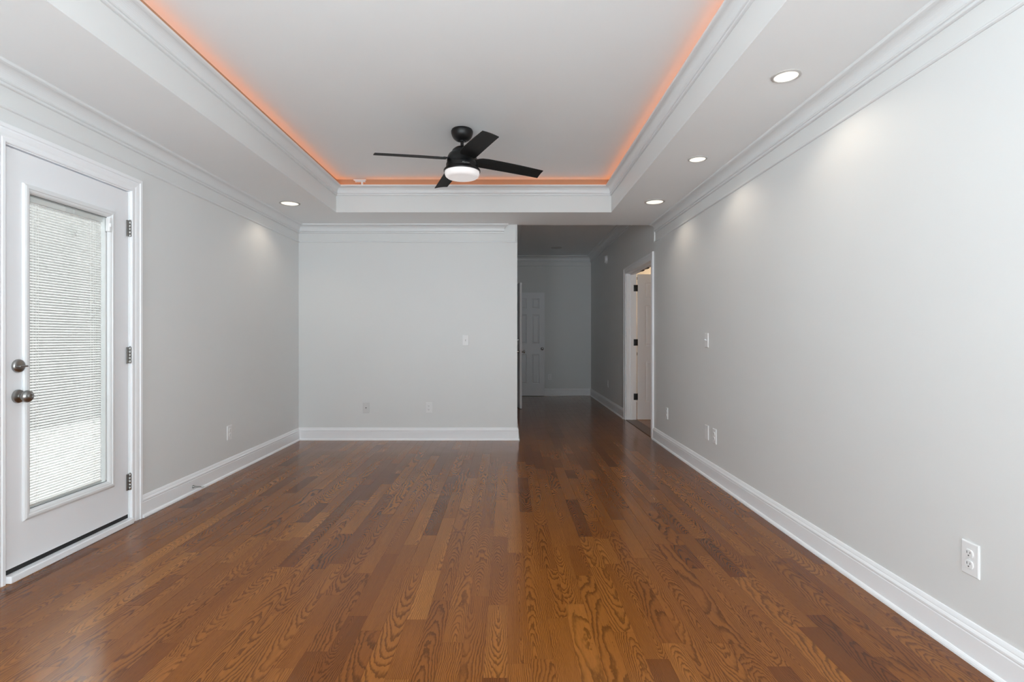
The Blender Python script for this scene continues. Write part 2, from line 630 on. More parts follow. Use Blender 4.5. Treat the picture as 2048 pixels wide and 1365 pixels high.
# right wall
m = MB()
m.sweep(CROWN, (XR, YB - 0.04, ZCR), (XR, REAR_Y, ZCR), (-1, 0, 0), -0.3, 0)
m.sweep(BEAD, (XR, YB + 0.01, ZBD), (XR, REAR_Y, ZBD), (-1, 0, 0), 0, 0)
m.sweep([(u, v) for u, v in BEAD], (XR, YB + 0.01, ZBD), (XR, YB + 0.01, ZS), (-1, 0, 0), 0, 0, up=(0, -1, 0))
struct(m.build('trim_3', M['trim']), 'white crown moulding along the right wall')
# tray crown, set below the tray ceiling so light can spill over it
ZTC = 2.592
M['board'] = paint('bare_board', (0.40, 0.26, 0.17), 0.7, 0.2)  # brown tone paints in the cove's shade and orange glow
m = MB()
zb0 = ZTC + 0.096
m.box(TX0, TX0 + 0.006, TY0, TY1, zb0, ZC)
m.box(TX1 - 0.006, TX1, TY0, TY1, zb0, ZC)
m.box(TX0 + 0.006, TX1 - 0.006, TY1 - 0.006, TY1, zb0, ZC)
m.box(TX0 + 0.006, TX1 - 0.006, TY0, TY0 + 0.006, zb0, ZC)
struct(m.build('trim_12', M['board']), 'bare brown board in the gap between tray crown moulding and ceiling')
m = MB()
TC = crown_profile(0.096, 0.067)
m.sweep(TC, (TX0, TY0, ZTC), (TX0, TY1, ZTC), (1, 0, 0), 1, 1)
m.sweep(TC, (TX0, TY1, ZTC), (TX1, TY1, ZTC), (0, -1, 0), 1, 1)
m.sweep(TC, (TX1, TY1, ZTC), (TX1, TY0, ZTC), (-1, 0, 0), 1, 1)
m.sweep(TC, (TX1, TY0, ZTC), (TX0, TY0, ZTC), (0, 1, 0), 1, 1)
struct(m.build('trim_4', M['trim']), 'white crown moulding around the ceiling tray')
# hall crown
ZHC = ZH - 0.13
HC = crown_profile(0.13, 0.085)
m = MB()
m.sweep(HC, (XE, YH, ZHC), (XR, YH, ZHC), (0, -1, 0), 1, 1)
m.sweep(BEAD, (XE, YH, ZHC - 0.075), (XR, YH, ZHC - 0.075), (0, -1, 0), 1, 1)
m.sweep(HC, (XR, YH, ZHC), (XR, YB + 0.02, ZHC), (-1, 0, 0), 1, 0)
m.sweep(HC, (XE, YB + 0.02, ZHC), (XE, YH, ZHC), (1, 0, 0), 0, 1)
struct(m.build('trim_5', M['trim']), 'white crown moulding around the hall ceiling')

# baseboards
CW = 0.088
struct(MB().sweep(BASE, (XL, D1Y1 + CW + 0.006, 0), (XL, YB, 0), (1, 0, 0), 0, 1).build('baseboard_left', M['base']), 'white baseboard on the left wall')
m = MB()
m.sweep(BASE, (XL, REAR_Y, 0), (XL, D1Y0 - CW - 0.006, 0), (1, 0, 0), 1, 0)
m.sweep(BASE, (XR, REAR_Y, 0), (XL, REAR_Y, 0), (0, 1, 0), 1, 1)
struct(m.build('baseboard_rear', M['base']))
m = MB()
m.sweep(BASE, (XL, YB, 0), (XE, YB, 0), (0, -1, 0), 1, -1)
m.sweep(BASE, (XE, YB, 0), (XE, D3Y0 - CW, 0), (1, 0, 0), -1, 0)
struct(m.build('baseboard_back', M['base']), 'white baseboard on the back wall')
struct(MB().sweep(BASE, (XR, D2Y0 - CW - 0.004, 0), (XR, REAR_Y, 0), (-1, 0, 0), 0, 1).build('baseboard_right', M['base']), 'white baseboard on the right wall')
m = MB()
m.sweep(BASE, (XR, YH, 0), (XR, D2Y1 + CW + 0.004, 0), (-1, 0, 0), 1, 0)
m.sweep(BASE, (XE, YH, 0), (XR, YH, 0), (0, -1, 0), 0, 1)
struct(m.build('baseboard_hall', M['base']), 'white baseboard around the hall')

# ------------------------------------------------------------------ door casings
CASE = [(0.0, 0.0), (0.0, 0.010), (0.004, 0.0125), (0.018, 0.0125), (0.021, 0.0095), (0.026, 0.0095), (0.036, 0.0135), (0.055, 0.016),
        (0.060, 0.0135), (0.064, 0.0135), (0.067, 0.019), (0.083, 0.020), (0.086, 0.018), (0.088, 0.014), (0.088, 0.0)]


def casing(m, x, n, y0, y1, ztop, prof=CASE, rev=0.006):
    """door casing on a wall at x, facing n (+1/-1 in x), around the opening y0..y1"""
    y0 -= rev; y1 += rev; ztop += rev
    pa, pb, pc, pd = [], [], [], []
    for wd, th in prof:
        X = x + n * th
        pa.append((X, y0 - wd, 0.0)); pb.append((X, y0 - wd, ztop + wd))
        pc.append((X, y1 + wd, ztop + wd)); pd.append((X, y1 + wd, 0.0))
    k = len(prof)
    fs = []
    for r in range(3):
        fs += [(r * k + i, r * k + (i + 1) % k, (r + 1) * k + (i + 1) % k, (r + 1) * k + i) for i in range(k)]
    fs.append(tuple(range(k)))
    fs.append(tuple(range(3 * k, 4 * k)))
    m.add(pa + pb + pc + pd, fs)
    return m


def jamb(m, xa, xb, y0, y1, ztop, t=0.02):
    m.box(xa, xb, y0 - t, y0, 0, ztop + t)
    m.box(xa, xb, y1, y1 + t, 0, ztop + t)
    m.box(xa, xb, y0, y1, ztop, ztop + t)
    return m


struct(casing(MB(), XL, 1, D1Y0, D1Y1, D1Z).build('trim_6', M['base']), 'white moulded casing around the glazed door')
m = jamb(MB(), XL - WT, XL, D1Y0, D1Y1, D1Z)
m.box(XL - WT, XL - 0.06, D1Y0, D1Y0 + 0.012, 0, D1Z)
m.box(XL - WT, XL - 0.06, D1Y1 - 0.012, D1Y1, 0, D1Z)
m.box(XL - WT, XL - 0.06, D1Y0, D1Y1, D1Z - 0.012, D1Z)
struct(m.build('trim_7', M['base']), 'white jamb of the glazed door')
struct(MB().box(XL - WT, XL + 0.030, D1Y0, D1Y1, 0, 0.034, 0.004).build('trim_8', M['base']), 'white sill under the glazed door')

m = casing(MB(), XR, -1, D2Y0, D2Y1, D2Z - 0.02, rev=0.004)
struct(m.build('trim_9', M['base']), 'white moulded casing around the right hand doorway')
JT = 0.018
m = MB()
m.box(XR, XR + WT, D2Y0, D2Y0 + JT, 0, D2Z)
m.box(XR, XR + WT, D2Y1 - JT, D2Y1, 0, D2Z)
m.box(XR, XR + WT, D2Y0 + JT, D2Y1 - JT, D2Z - JT, D2Z)
m.box(XR + 0.055, XR + 0.092, D2Y0 + JT, D2Y0 + JT + 0.011, 0, D2Z - JT)
m.box(XR + 0.055, XR + 0.092, D2Y1 - JT - 0.011, D2Y1 - JT, 0, D2Z - JT)
m.box(XR + 0.055, XR + 0.092, D2Y0 + JT, D2Y1 - JT, D2Z - JT - 0.011, D2Z - JT)
jb = struct(m.build('trim_10', M['base']), 'white jamb of the right hand doorway')
for yy in (6.74, 6.98):
    MB().box(XR + 0.096, XR + 0.132, yy - 0.05, yy + 0.05, D2Z - JT - 0.012, D2Z - JT + 0.001, 0.002).build('strike_plate', M['blackhw'], jb)
struct(casing(MB(), XE, 1, D3Y0, D3Y1 - 0.02, D3Z - 0.02, rev=0.004, prof=[(a * 0.62, b) for a, b in CASE]).build('trim_11', M['trim']), 'white casing of the hall closet')

# ------------------------------------------------------------------ glazed door (door_1)
door = bpy.data.objects.new('door_1', None)
C.objects.link(door)
door.location = (XL, D1Y1, 0)
struct(door, 'white glazed exterior door with enclosed blinds in the left wall')
FX = XL - 0.006                         # room-side face
BX = FX - 0.045
dy0, dy1, dz0, dz1 = D1Y0 + 0.004, D1Y1 - 0.003, 0.058, D1Z - 0.006
LY0, LY1, LZ0, LZ1 = 2.572, 3.170, 0.262, 1.908    # lite frame outside
GY0, GY1, GZ0, GZ1 = LY0 + 0.044, LY1 - 0.044, LZ0 + 0.044, LZ1 - 0.044
m = MB()
m.box(BX, FX, dy0, LY0 + 0.02, dz0, dz1)
m.box(BX, FX, LY1 - 0.02, dy1, dz0, dz1)
m.box(BX, FX, LY0 + 0.02, LY1 - 0.02, dz0, LZ0 + 0.02)
m.box(BX, FX, LY0 + 0.02, LY1 - 0.02, LZ1 - 0.02, dz1)
m.build('slab', M['door'], door, True)


def frame_ring(m, x, n, y0, y1, z0, z1, prof):
    """closed mitred frame; prof = (inwards from the outer edge, out from x)"""
    rows = []
    for wd, th in prof:
        X = x + n * th
        rows.append([(X, y0 + wd, z0 + wd), (X, y1 - wd, z0 + wd), (X, y1 - wd, z1 - wd), (X, y0 + wd, z1 - wd)])
    k = len(rows)
    vs = [p for r in rows for p in r]
    fs = []
    for j in range(k):
        j2 = (j + 1) % k
        for i in range(4):
            i2 = (i + 1) % 4
            fs.append((j * 4 + i, j * 4 + i2, j2 * 4 + i2, j2 * 4 + i))
    m.add(vs, fs)
    return m


LF = [(0, -0.001), (0, 0.005), (0.004, 0.010), (0.012, 0.0135), (0.022, 0.0135), (0.026, 0.009), (0.032, 0.008), (0.038, 0.004), (0.044, -0.006), (0.044, -0.016), (0.010, -0.016), (0.010, -0.001)]
m = frame_ring(MB(), FX, 1, LY0, LY1, LZ0, LZ1, LF)
frame_ring(m, BX, -1, LY0, LY1, LZ0, LZ1, [(0, 0), (0, 0.008), (0.03, 0.008), (0.044, 0.0), (0.044, -0.006), (0.02, -0.006), (0.02, 0)])
m.build('lite_frame', M['trim'], door, True)
GF = FX - 0.012
MB().box(GF - 0.003, GF, GY0 - 0.008, GY1 + 0.008, GZ0 - 0.008, GZ1 + 0.008).build('glass_pane', M['clear'], door, True)
MB().box(GF - 0.031, GF - 0.028, GY0 - 0.008, GY1 + 0.008, GZ0 - 0.008, GZ1 + 0.008).build('glass_pane', M['tinted'], door, True)
frame_ring(MB(), GF - 0.028, 1, GY0 - 0.008, GY1 + 0.008, GZ0 - 0.008, GZ1 + 0.008,
           [(0, 0), (0, 0.024), (0.011, 0.024), (0.011, 0)]).build('glass_spacer', M['trim'], door, True)
frame_ring(MB(), FX, 1, GY0 - 0.002, GY1 + 0.002, GZ0 - 0.002, GZ1 + 0.002,
           [(0, -0.0118), (0, -0.0085), (0.0035, -0.0085), (0.0035, -0.0118)]).build('glazing_seal', M['dark'], door, True)
# blinds between the panes
blind = MB().box(GF - 0.025, GF - 0.005, GY0 + 0.006, GY1 - 0.020, GZ1 - 0.034, GZ1 - 0.006, 0.002).build('blind', M['slat'], door, True)
SX = GF - 0.0155
HW, TILT = 0.0072, radians(29)
m = MB()
pitch = 0.0141
zz = GZ1 - 0.040
top_slats = 0
while zz > GZ0 + 0.020:
    a = TILT
    pts = []
    for t in (-1, -0.5, 0, 0.5, 1):
        crown_ = 0.0010 * (1 - t * t)
        px = SX + HW * t * cos(a) + crown_ * sin(a)
        pz = zz - HW * t * sin(a) + crown_ * cos(a)
        pts.append((px, pz))
    low = [(px, pz - 0.0003) for px, pz in reversed(pts)]
    loop = pts + low
    k = len(loop)
    vs_ = [(px, GY0 + 0.006, pz) for px, pz in loop] + [(px, GY1 - 0.021, pz) for px, pz in loop]
    fs_ = [(i, (i + 1) % k, k + (i + 1) % k, k + i) for i in range(k)] + [tuple(range(k)), tuple(range(k, 2 * k))]
    m.add(vs_, fs_)
    zz -= pitch
s = m.build('slats', M['slat'], blind)
s.matrix_parent_inverse = (Matrix.Translation(door.location)).inverted() @ Matrix.Translation((0, 0, 0))
s.matrix_parent_inverse = (Matrix.Translation(door.location) @ blind.matrix_parent_inverse).inverted()
BI = s.matrix_parent_inverse.copy()


def bsub(mb, name, mat):
    o = mb.build(name, mat, blind)
    o.matrix_parent_inverse = BI.copy()
    return o


bsub(MB().box(SX - 0.008, SX + 0.008, GY0 + 0.006, GY1 - 0.021, GZ0 + 0.006, GZ0 + 0.016, 0.002), 'bottom_rail', M['slat'])
for yy in (GY0 + 0.055, GY1 - 0.085):
    m = MB()
    for dx in (-0.0078, 0.0078):
        m.tube([(SX + dx, yy, GZ0 + 0.014), (SX + dx, yy, GZ1 - 0.03)], 0.0006, 6)
    m.tube([(SX + 0.0082, yy + 0.012, GZ0 + 0.014), (SX + 0.0082, yy + 0.012, GZ1 - 0.03)], 0.0005, 6)
    bsub(m, 'ladder_cord', M['slat'])
m = MB().box(GF - 0.006, GF - 0.0035, 2.845, 2.895, GZ1 - 0.033, GZ1 - 0.008, 0.001)
m.box(GF - 0.006, GF - 0.0030, 2.900, 2.914, GZ1 - 0.034, GZ1 - 0.008, 0.001)
bsub(m, 'tilt_mechanism', M['plastic'])
# raise/tilt operator on the frame
m = MB().box(FX - 0.008, FX + 0.016, GY1 - 0.010, GY1 + 0.012, GZ1 - 0.085, GZ1 - 0.004, 0.004)
m.box(FX + 0.010, FX + 0.022, GY1 - 0.008, GY1 + 0.006, GZ1 - 0.060, GZ1 - 0.035, 0.003)
m.build('blind_slider', M['plastic'], door, True)
MB().box(FX - 0.012, FX - 0.006, GY1 - 0.011, GY1 - 0.004, GZ0 + 0.01, GZ1 - 0.09).build('slider_track', M['greyplate'], door, True)
# knob and deadbolt
KY = 2.549
def knob_profile(n=10):
    pr = [(0.0325, 0.0), (0.0325, 0.004), (0.031, 0.009), (0.027, 0.0115), (0.016, 0.013), (0.0125, 0.016), (0.0120, 0.026), (0.0150, 0.030)]
    for i in range(n + 1):
        t = radians(-60 + 120 * i / n)
        pr.append((0.0085 + 0.0215 * cos(t), 0.0475 + 0.0165 * sin(t)))
    pr += [(0.012, 0.063), (0.0105, 0.0645), (0.0105, 0.063), (0.0, 0.063)]
    return pr
kn = MB().lathe(knob_profile(), (FX, KY, 0.872), 36, 'x').build('door_knob', M['nickel'], door, True)
db = MB().lathe([(0.0325, 0), (0.0325, 0.005), (0.031, 0.010), (0.027, 0.0135), (0.018, 0.0155), (0.0, 0.016)], (FX, KY, 1.018), 36, 'x').build('deadbolt', M['nickel'], door, True)
tt = MB().box(FX + 0.014, FX + 0.034, KY - 0.022, KY + 0.022, 1.013, 1.0205, 0.003).build('thumb_turn', M['nickel'], db)
tt.matrix_parent_inverse = (Matrix.Translation(door.location) @ db.matrix_parent_inverse).inverted()
MB().box(FX - 0.02, FX - 0.002, D1Y0 + 0.0006, D1Y0 + 0.0045, 0.835, 0.900).build('latch_bolt', M['dark'], door, True)
for hz in (1.832, 1.045, 0.258):
    h = MB()
    for q in range(5):
        za = hz - 0.050 + q * 0.020
        h.lathe([(0.0062, 0.0006), (0.0066, 0.0012), (0.0066, 0.0188), (0.0062, 0.0194)], (XL + 0.0035, D1Y1 - 0.001, za), 14)
    h.lathe([(0.003, 0), (0.0045, 0.002), (0.0045, 0.004), (0.002, 0.006)], (XL + 0.0035, D1Y1 - 0.001, hz + 0.0498), 12)
    h.box(XL - 0.004, XL + 0.0010, D1Y1 - 0.024, D1Y1 - 0.004, hz - 0.05, hz + 0.05)
    h.box(XL - 0.004, XL + 0.0030, D1Y1 + 0.003, D1Y1 + 0.0055, hz - 0.05, hz + 0.05)
    h.build('hinge', M['nickel'], door, True)
MB().box(FX - 0.045, FX - 0.003, dy0, dy1, 0.0335, 0.060).build('door_sweep', M['rubber'], door, True)

# clear suction hook stuck to the pane
hk = thing('suction_hook', 'small clear suction hook stuck to the glass of the white exterior door', 'hook', (GF, 2.889, 1.728), radians(90))
MB().lathe([(0.017, 0.0), (0.0165, -0.0015), (0.010, -0.005), (0.006, -0.009), (0.0, -0.010)], (0, 0, 0), 24, 'y').build('suction_cup', M['clear'], hk)
pts = [(0, -0.010, 0.010), (0.006, -0.012, 0.008), (0.007, -0.014, 0.002), (0.001, -0.014, -0.003), (-0.002, -0.013, -0.010)]
pts += [(0.004 - 0.009 * cos(t), -0.014, -0.012 - 0.009 * sin(t)) for t in [radians(a) for a in (10, 45, 90, 135, 175)]]
MB().tube(pts, 0.0014, 8).build('wire_hook', M['chrome'], hk)

# ------------------------------------------------------------------ six panel doors
def panel_door(W, H=2.032, T=0.035):
    """slab in local coords: x 0..W, y 0..T (face toward -y), z 0.008.."""
    z0, z1 = 0.008, 0.008 + H
    st, mu = 0.105, 0.100
    rails = [0.0, 0.235, 0.235 + 0.585, 0.235 + 0.585 + 0.205, 0.235 + 0.585 + 0.205 + 0.575, 0, 0]
    b1 = (z0 + 0.235, z0 + 0.820)
    b2 = (z0 + 1.025, z0 + 1.600)
    b3 = (z0 + 1.710, z0 + H - 0.115)
    pw = (W - 2 * st - mu) / 2
    cols = [(st, st + pw), (st + pw + mu, W - st)]
    m = MB()
    m.box(0, st, 0, T, z0, z1); m.box(W - st, W, 0, T, z0, z1)
    m.box(st + pw, st + pw + mu, 0, T, z0, z1)
    for a, b in cols:
        for r0, r1 in ((z0, b1[0]), (b1[1], b2[0]), (b2[1], b3[0]), (b3[1], z1)):
            m.box(a, b, 0, T, r0, r1)
        for r0, r1 in (b1, b2, b3):
            for y, n in ((0.0, 1), (T, -1)):
                prof = [(0.0, 0.0), (0.004, 0.001), (0.010, 0.008), (0.022, 0.008), (0.034, 0.002), (min(pw, r1 - r0) / 2 - 0.001, 0.002)]
                rows = []
                for wd, dp in prof:
                    Yv = y + n * dp
                    rows.append([(a + wd, Yv, r0 + wd), (b - wd, Yv, r0 + wd), (b - wd, Yv, r1 - wd), (a + wd, Yv, r1 - wd)])
                vs_ = [p for r in rows for p in r]
                fs_ = []
                for j in range(len(rows) - 1):
                    for i in range(4):
                        i2 = (i + 1) % 4
                        fs_.append((j * 4 + i, j * 4 + i2, (j + 1) * 4 + i2, (j + 1) * 4 + i))
                k = (len(rows) - 1) * 4
                fs_.append((k, k + 1, k + 2, k + 3))
                m.add(vs_, fs_)
    return m


def ball_knob(m, x, z, y, n):
    """door knob on a face at y, pointing n along y"""
    pr = [(0.031, 0), (0.031, 0.004), (0.026, 0.008), (0.013, 0.011), (0.011, 0.028), (0.018, 0.032), (0.025, 0.040), (0.0275, 0.049), (0.024, 0.058), (0.013, 0.063), (0, 0.064)]
    m.lathe([(r, h * n) for r, h in pr], (x, y, z), 28, 'y')
    return m


def door_root(name, label, loc, rz):
    r = bpy.data.objects.new(name, None)
    C.objects.link(r)
    r.location = loc
    r.rotation_euler = (0, 0, rz)
    return struct(r, label)


# leaf standing open in the side room, hinged on the far jamb with black hinges
d2 = door_root('door_2', 'white panelled door with black hinges standing open beyond the right hand doorway', (XR + WT + 0.018, D2Y1 - JT + 0.012, 0), 0)
panel_door(0.66).build('slab', M['door'], d2)
for hz in (1.845, 1.086, 0.327):
    h = MB()
    h.box(-0.056, -0.006, -0.0145, -0.0115, hz - 0.045, hz + 0.045, 0.001)
    h.box(-0.008, 0.004, -0.0065, -0.0005, hz - 0.045, hz + 0.045, 0.001)
    h.lathe([(0.0055, -0.045), (0.006, -0.043), (0.006, 0.043), (0.0055, 0.045)], (-0.002, -0.006, hz), 12)
    h.build('hinge', M['blackhw'], d2)
for hz in (1.985, 0.925):
    MB().box(-0.0035, 0.0005, 0.009, 0.026, hz - 0.02, hz + 0.02).build('edge_bolt', M['blackhw'], d2)
# hall closet pair: near leaf folded back along the hall wall, far leaf flat against the end wall
th = math.asin(0.098 / 0.61)
LW = 0.61
d3 = door_root('door_3', 'narrow panelled hall door swung open toward the camera, seen edge on', (0.232, 8.552, 0), radians(90) + th)
panel_door(LW).build('slab', M['door'], d3)
kb = MB(); ball_knob(kb, 0.065, 0.925, 0.0, -1); kb.build('door_knob', M['chrome'], d3)
kb = MB(); ball_knob(kb, 0.065, 0.925, 0.035, 1); kb.build('door_knob', M['chrome'], d3)
for hz in (1.85, 1.06, 0.27):
    MB().lathe([(0.006, -0.045), (0.006, 0.045)], (LW + 0.003, -0.004, hz), 10).build('hinge', M['chrome'], d3)
d4 = door_root('door_4', 'narrow six panel hall door folded flat against the far wall', (0.122, 10.425, 0), 0)
panel_door(LW).build('slab', M['door'], d4)
kb = MB(); ball_knob(kb, LW - 0.048, 0.935, 0.0, -1); kb.build('door_knob', M['chrome'], d4)
for hz in (1.85, 1.06, 0.27):
    MB().lathe([(0.006, -0.045), (0.006, 0.045)], (-0.004, -0.004, hz), 10).build('hinge', M['chrome'], d4)

# ------------------------------------------------------------------ wall plates
def plate(m, w_=0.0700, h_=0.1143, t=0.0062):
    pr = [(0, 0), (0.0, 0.0028), (0.0022, 0.0056), (0.0040, t)]
    rows = [[(-w_ / 2 + a, -b, -h_ / 2 + a), (w_ / 2 - a, -b, -h_ / 2 + a), (w_ / 2 - a, -b, h_ / 2 - a), (-w_ / 2 + a, -b, h_ / 2 - a)] for a, b in pr]
    vs_ = [p for r in rows for p in r]
    fs_ = []
    for j in range(len(rows) - 1):
        for i in range(4):
            i2 = (i + 1) % 4
            fs_.append((j * 4 + i, j * 4 + i2, (j + 1) * 4 + i2, (j + 1) * 4 + i))
    k = (len(rows) - 1) * 4
    fs_.append((k, k + 1, k + 2, k + 3)); fs_.append((3, 2, 1, 0))
    m.add(vs_, fs_)
    return m


def make_outlet(label, loc, rz):
    o = thing('power_outlet', label, 'power outlet', loc, rz, 'duplex outlets on the walls')
    plate(MB(), 0.0715, 0.119).build('cover_plate', M['plastic'], o)
    for dz in (0.0195, -0.0195):
        m = MB()
        n = 24
        ring = []
        for i in range(n):
            a = 2 * pi * i / n
            ring.append((0.0172 * cos(a), max(-0.0142, min(0.0142, 0.0172 * sin(a)))))
        vs_ = [(x, -0.0060, z + dz) for x, z in ring] + [(x, -0.0095, z + dz) for x, z in ring] + [(x * 0.94, -0.0102, z * 0.94 + dz) for x, z in ring]
        fs_ = []
        for j in range(2):
            fs_ += [(j * n + i, j * n + (i + 1) % n, (j + 1) * n + (i + 1) % n, (j + 1) * n + i) for i in range(n)]
        fs_.append(tuple(range(2 * n, 3 * n)))
        m.add(vs_, fs_)
        rc = m.build('receptacle', M['plastic'], o)
        s_ = MB()
        s_.box(-0.0075, -0.0052, -0.0106, -0.0098, dz - 0.0005, dz + 0.0085)
        s_.box(0.0052, 0.0072, -0.0106, -0.0098, dz + 0.0005, dz + 0.0080)
        s_.lathe([(0.0026, -0.0098), (0.0026, -0.0106)], (0, 0, dz - 0.0068), 12, 'y')
        s_.build('slots', M['dark'], rc)
    MB().lathe([(0.003, -0.006), (0.003, -0.0072), (0.0018, -0.0078), (0, -0.0078)], (0, 0, 0), 12, 'y').build('screw', M['plastic'], o)
    return o


RZB, RZL, RZR = 0.0, radians(90), radians(-90)
out0 = make_outlet('white duplex outlet low on the right wall nearest the camera', (XR, 1.897, 0.362), RZR)
dup(out0, 'white duplex outlet low on the right wall beside a blank wall plate', (XR, 4.243, 0.364), RZR)
dup(out0, 'white duplex outlet low on the right wall close to the doorway casing', (XR, 5.515, 0.367), RZR)
dup(out0, 'white duplex outlet low on the left wall above the door stop', (XL, 4.475, 0.352), RZL)
dup(out0, 'white duplex outlet low on the back wall, right of the cable plate', (-0.883, YB, 0.364), RZB)
dup(out0, 'tiny white duplex outlet on the far hall wall beside the panel door', (0.838, YH, 0.370), RZB)
dup(out0, 'white outlet low on the right wall of the hall, seen edge on', (XR, 8.76, 0.39), RZR)


def make_cable(label, loc, rz):
    o = thing('cable_plate', label, 'wall plate', loc, rz)
    plate(MB(), 0.0715, 0.119).build('cover_plate', M['greyplate'], o)
    MB().lathe([(0.0062, -0.006), (0.0062, -0.0085), (0.0045, -0.0095), (0.0045, -0.014), (0.002, -0.014), (0.002, -0.010), (0, -0.010)], (0, 0, 0), 14, 'y').build('coax_jack', M['dark'], o)
    for dz in (0.042, -0.042):
        MB().lathe([(0.003, -0.006), (0.003, -0.0072), (0, -0.0078)], (0, 0, dz), 10, 'y').build('screw', M['greyplate'], o)
    return o


make_cable('grey cable plate with a small dark jack low on the back wall', (-1.591, YB, 0.364), RZB)
bp = thing('blank_plate', 'blank white wall plate low on the right wall, left of an outlet', 'wall plate', (XR, 4.408, 0.366), RZR)
plate(MB(), 0.0715, 0.119).build('cover_plate', M['plastic'], bp)
for dz in (0.03, -0.03):
    MB().lathe([(0.003, -0.006), (0.003, -0.0072), (0, -0.0078)], (0, 0, dz), 10, 'y').build('screw', M['plastic'], bp)


def make_switch(label, loc, rz):
    o = thing('light_switch', label, 'light switch', loc, rz, 'toggle switches on the walls')
    plate(MB(), 0.0715, 0.119).build('cover_plate', M['plastic'], o)
    MB().box(-0.0055, 0.0055, -0.0068, -0.0058, -0.0125, 0.0125).build('toggle_slot', M['greyplate'], o)
    t = MB().box(-0.0045, 0.0045, -0.020, 0.0, -0.0035, 0.0045, 0.0015)
    t.xform(Matrix.Translation((0, -0.004, 0.0)) @ Matrix.Rotation(radians(-28), 4, 'X'))
    t.build('toggle', M['plastic'], o)
    for dz in (0.030, -0.030):
        MB().lathe([(0.003, -0.006), (0.003, -0.0072), (0.0018, -0.0078), (0, -0.0078)], (0, 0, dz), 10, 'y').build('screw', M['plastic'], o)
    return o


sw0 = make_switch('white toggle switch on the back wall near the hall corner', (-0.472, YB, 1.124), RZB)
dup(sw0, 'white toggle switch on the right wall at shoulder height', (XR, 4.412, 1.131), RZR)
dup(sw0, 'white toggle switch at the hall corner, almost hidden behind the back wall edge', (XE, 6.30, 1.12), RZL)

# ------------------------------------------------------------------ door stop on the left baseboard
ds = thing('door_stop', 'short metal door stop screwed to the left baseboard', 'door stop', (XL + 0.0152, 3.935, 0.046), RZL)
MB().lathe([(0.0115, 0), (0.0115, -0.004), (0.0075, -0.010), (0.0052, -0.020), (0.0048, -0.066)], (0, 0, 0), 18, 'y').build('rod', M['nickel'], ds)
MB().lathe([(0.0050, -0.064), (0.0075, -0.066), (0.0078, -0.076), (0.0065, -0.080), (0, -0.080)], (0, 0, 0), 18, 'y').build('rubber_tip', M['greyplate'], ds)

# ------------------------------------------------------------------ recessed lights
def downlight(label, x, y, z, r, lit=True, energy=6.0, group='lit recessed ceiling lights'):
    o = thing('recessed_light', label, 'ceiling light', (x, y, z), 0.0, group if lit else None)
    MB().lathe([(r, 0.0), (r, -0.0035), (r - 0.004, -0.006), (r * 0.86, -0.0075), (r * 0.82, -0.006), (r * 0.82, 0.0)], (0, 0, 0), 40).build('trim_ring', M['ring'], o)
    MB().lathe([(r * 0.825, -0.0035), (r * 0.6, -0.0050), (0.0, -0.0055)], (0, 0, 0), 40).build('lens', M['lens'] if lit else M['ring'], o)
    if lit:
        d = bpy.data.lights.new('downlight_beam', 'SPOT')
        d.energy = energy
        d.color = (1.0, 0.86, 0.70)
        d.spot_size = radians(136)
        d.spot_blend = 0.55
        d.shadow_soft_size = r * 0.6
        s_ = bpy.data.objects.new('downlight_beam', d)
        C.objects.link(s_)
        s_.location = (x, y, z - 0.02)
    return o


downlight('lit recessed light on the right soffit, nearest the camera', 1.351, 2.570, ZS, 0.066)
downlight('lit recessed light on the right soffit, second from the camera', 1.350, 3.765, ZS, 0.066)
downlight('lit recessed light on the right soffit by the hall opening', 1.374, 4.950, ZS, 0.094)
downlight('lit recessed light on the left soffit at the back corner', -2.056, 5.005, ZS, 0.094)
downlight('unlit recessed light in the hall ceiling', 0.885, 9.58, ZH, 0.098, lit=False)

# detectors
sd = thing('strip_receiver', 'small white T shaped fitting standing on the back crown moulding of the tray', 'fitting', (-1.487, 5.338, 2.6885))
MB().box(-0.062, 0.062, -0.014, 0.014, 0.0475, 0.0565, 0.002).build('cap', M['plastic'], sd)
MB().box(-0.046, 0.056, -0.010, 0.012, 0.030, 0.0475, 0.002).build('body', M['greyplate'], sd)
MB().box(0.016, 0.032, -0.011, 0.011, -0.0002, 0.034, 0.001).build('post', M['plastic'], sd)
ha = thing('wall_alarm', 'round white alarm high on the right hall wall', 'smoke detector', (XR, 8.86, 2.46), RZR)
MB().lathe([(0.068, 0), (0.068, -0.012), (0.064, -0.015), (0.0, -0.015)], (0, 0, 0), 36, 'y').build('mounting_plate', M['plastic'], ha)
MB().lathe([(0.058, -0.015), (0.058, -0.030), (0.050, -0.038), (0.030, -0.040), (0.0, -0.041)], (0, 0, 0), 36, 'y').build('body', M['plastic'], ha)

# ------------------------------------------------------------------ LED strip in the tray cove
led = MB()
zl = ZTC + 0.096
o_, wd = 0.020, 0.010
led.box(TX0 + o_, TX0 + o_ + wd, TY0 + o_, TY1 - o_, zl, zl + 0.003)
led.box(TX1 - o_ - wd, TX1 - o_, TY0 + o_, TY1 - o_, zl, zl + 0.003)
led.box(TX0 + o_ + wd, TX1 - o_ - wd, TY1 - o_ - wd, TY1 - o_, zl, zl + 0.003)
led.box(TX0 + o_ + wd, TX1 - o_ - wd, TY0 + o_, TY0 + o_ + wd, zl, zl + 0.003)
lo = led.build('light_strip', M['led'])
lo['label'] = 'orange light strip lying on the crown moulding around the ceiling tray'
lo['category'] = 'light strip'

# ------------------------------------------------------------------ ceiling fan
FXc, FYc = -0.350, 4.085
fan = thing('ceiling_fan', 'black four blade ceiling fan with a white light hanging from the tray ceiling', 'ceiling fan', (FXc, FYc, ZC))
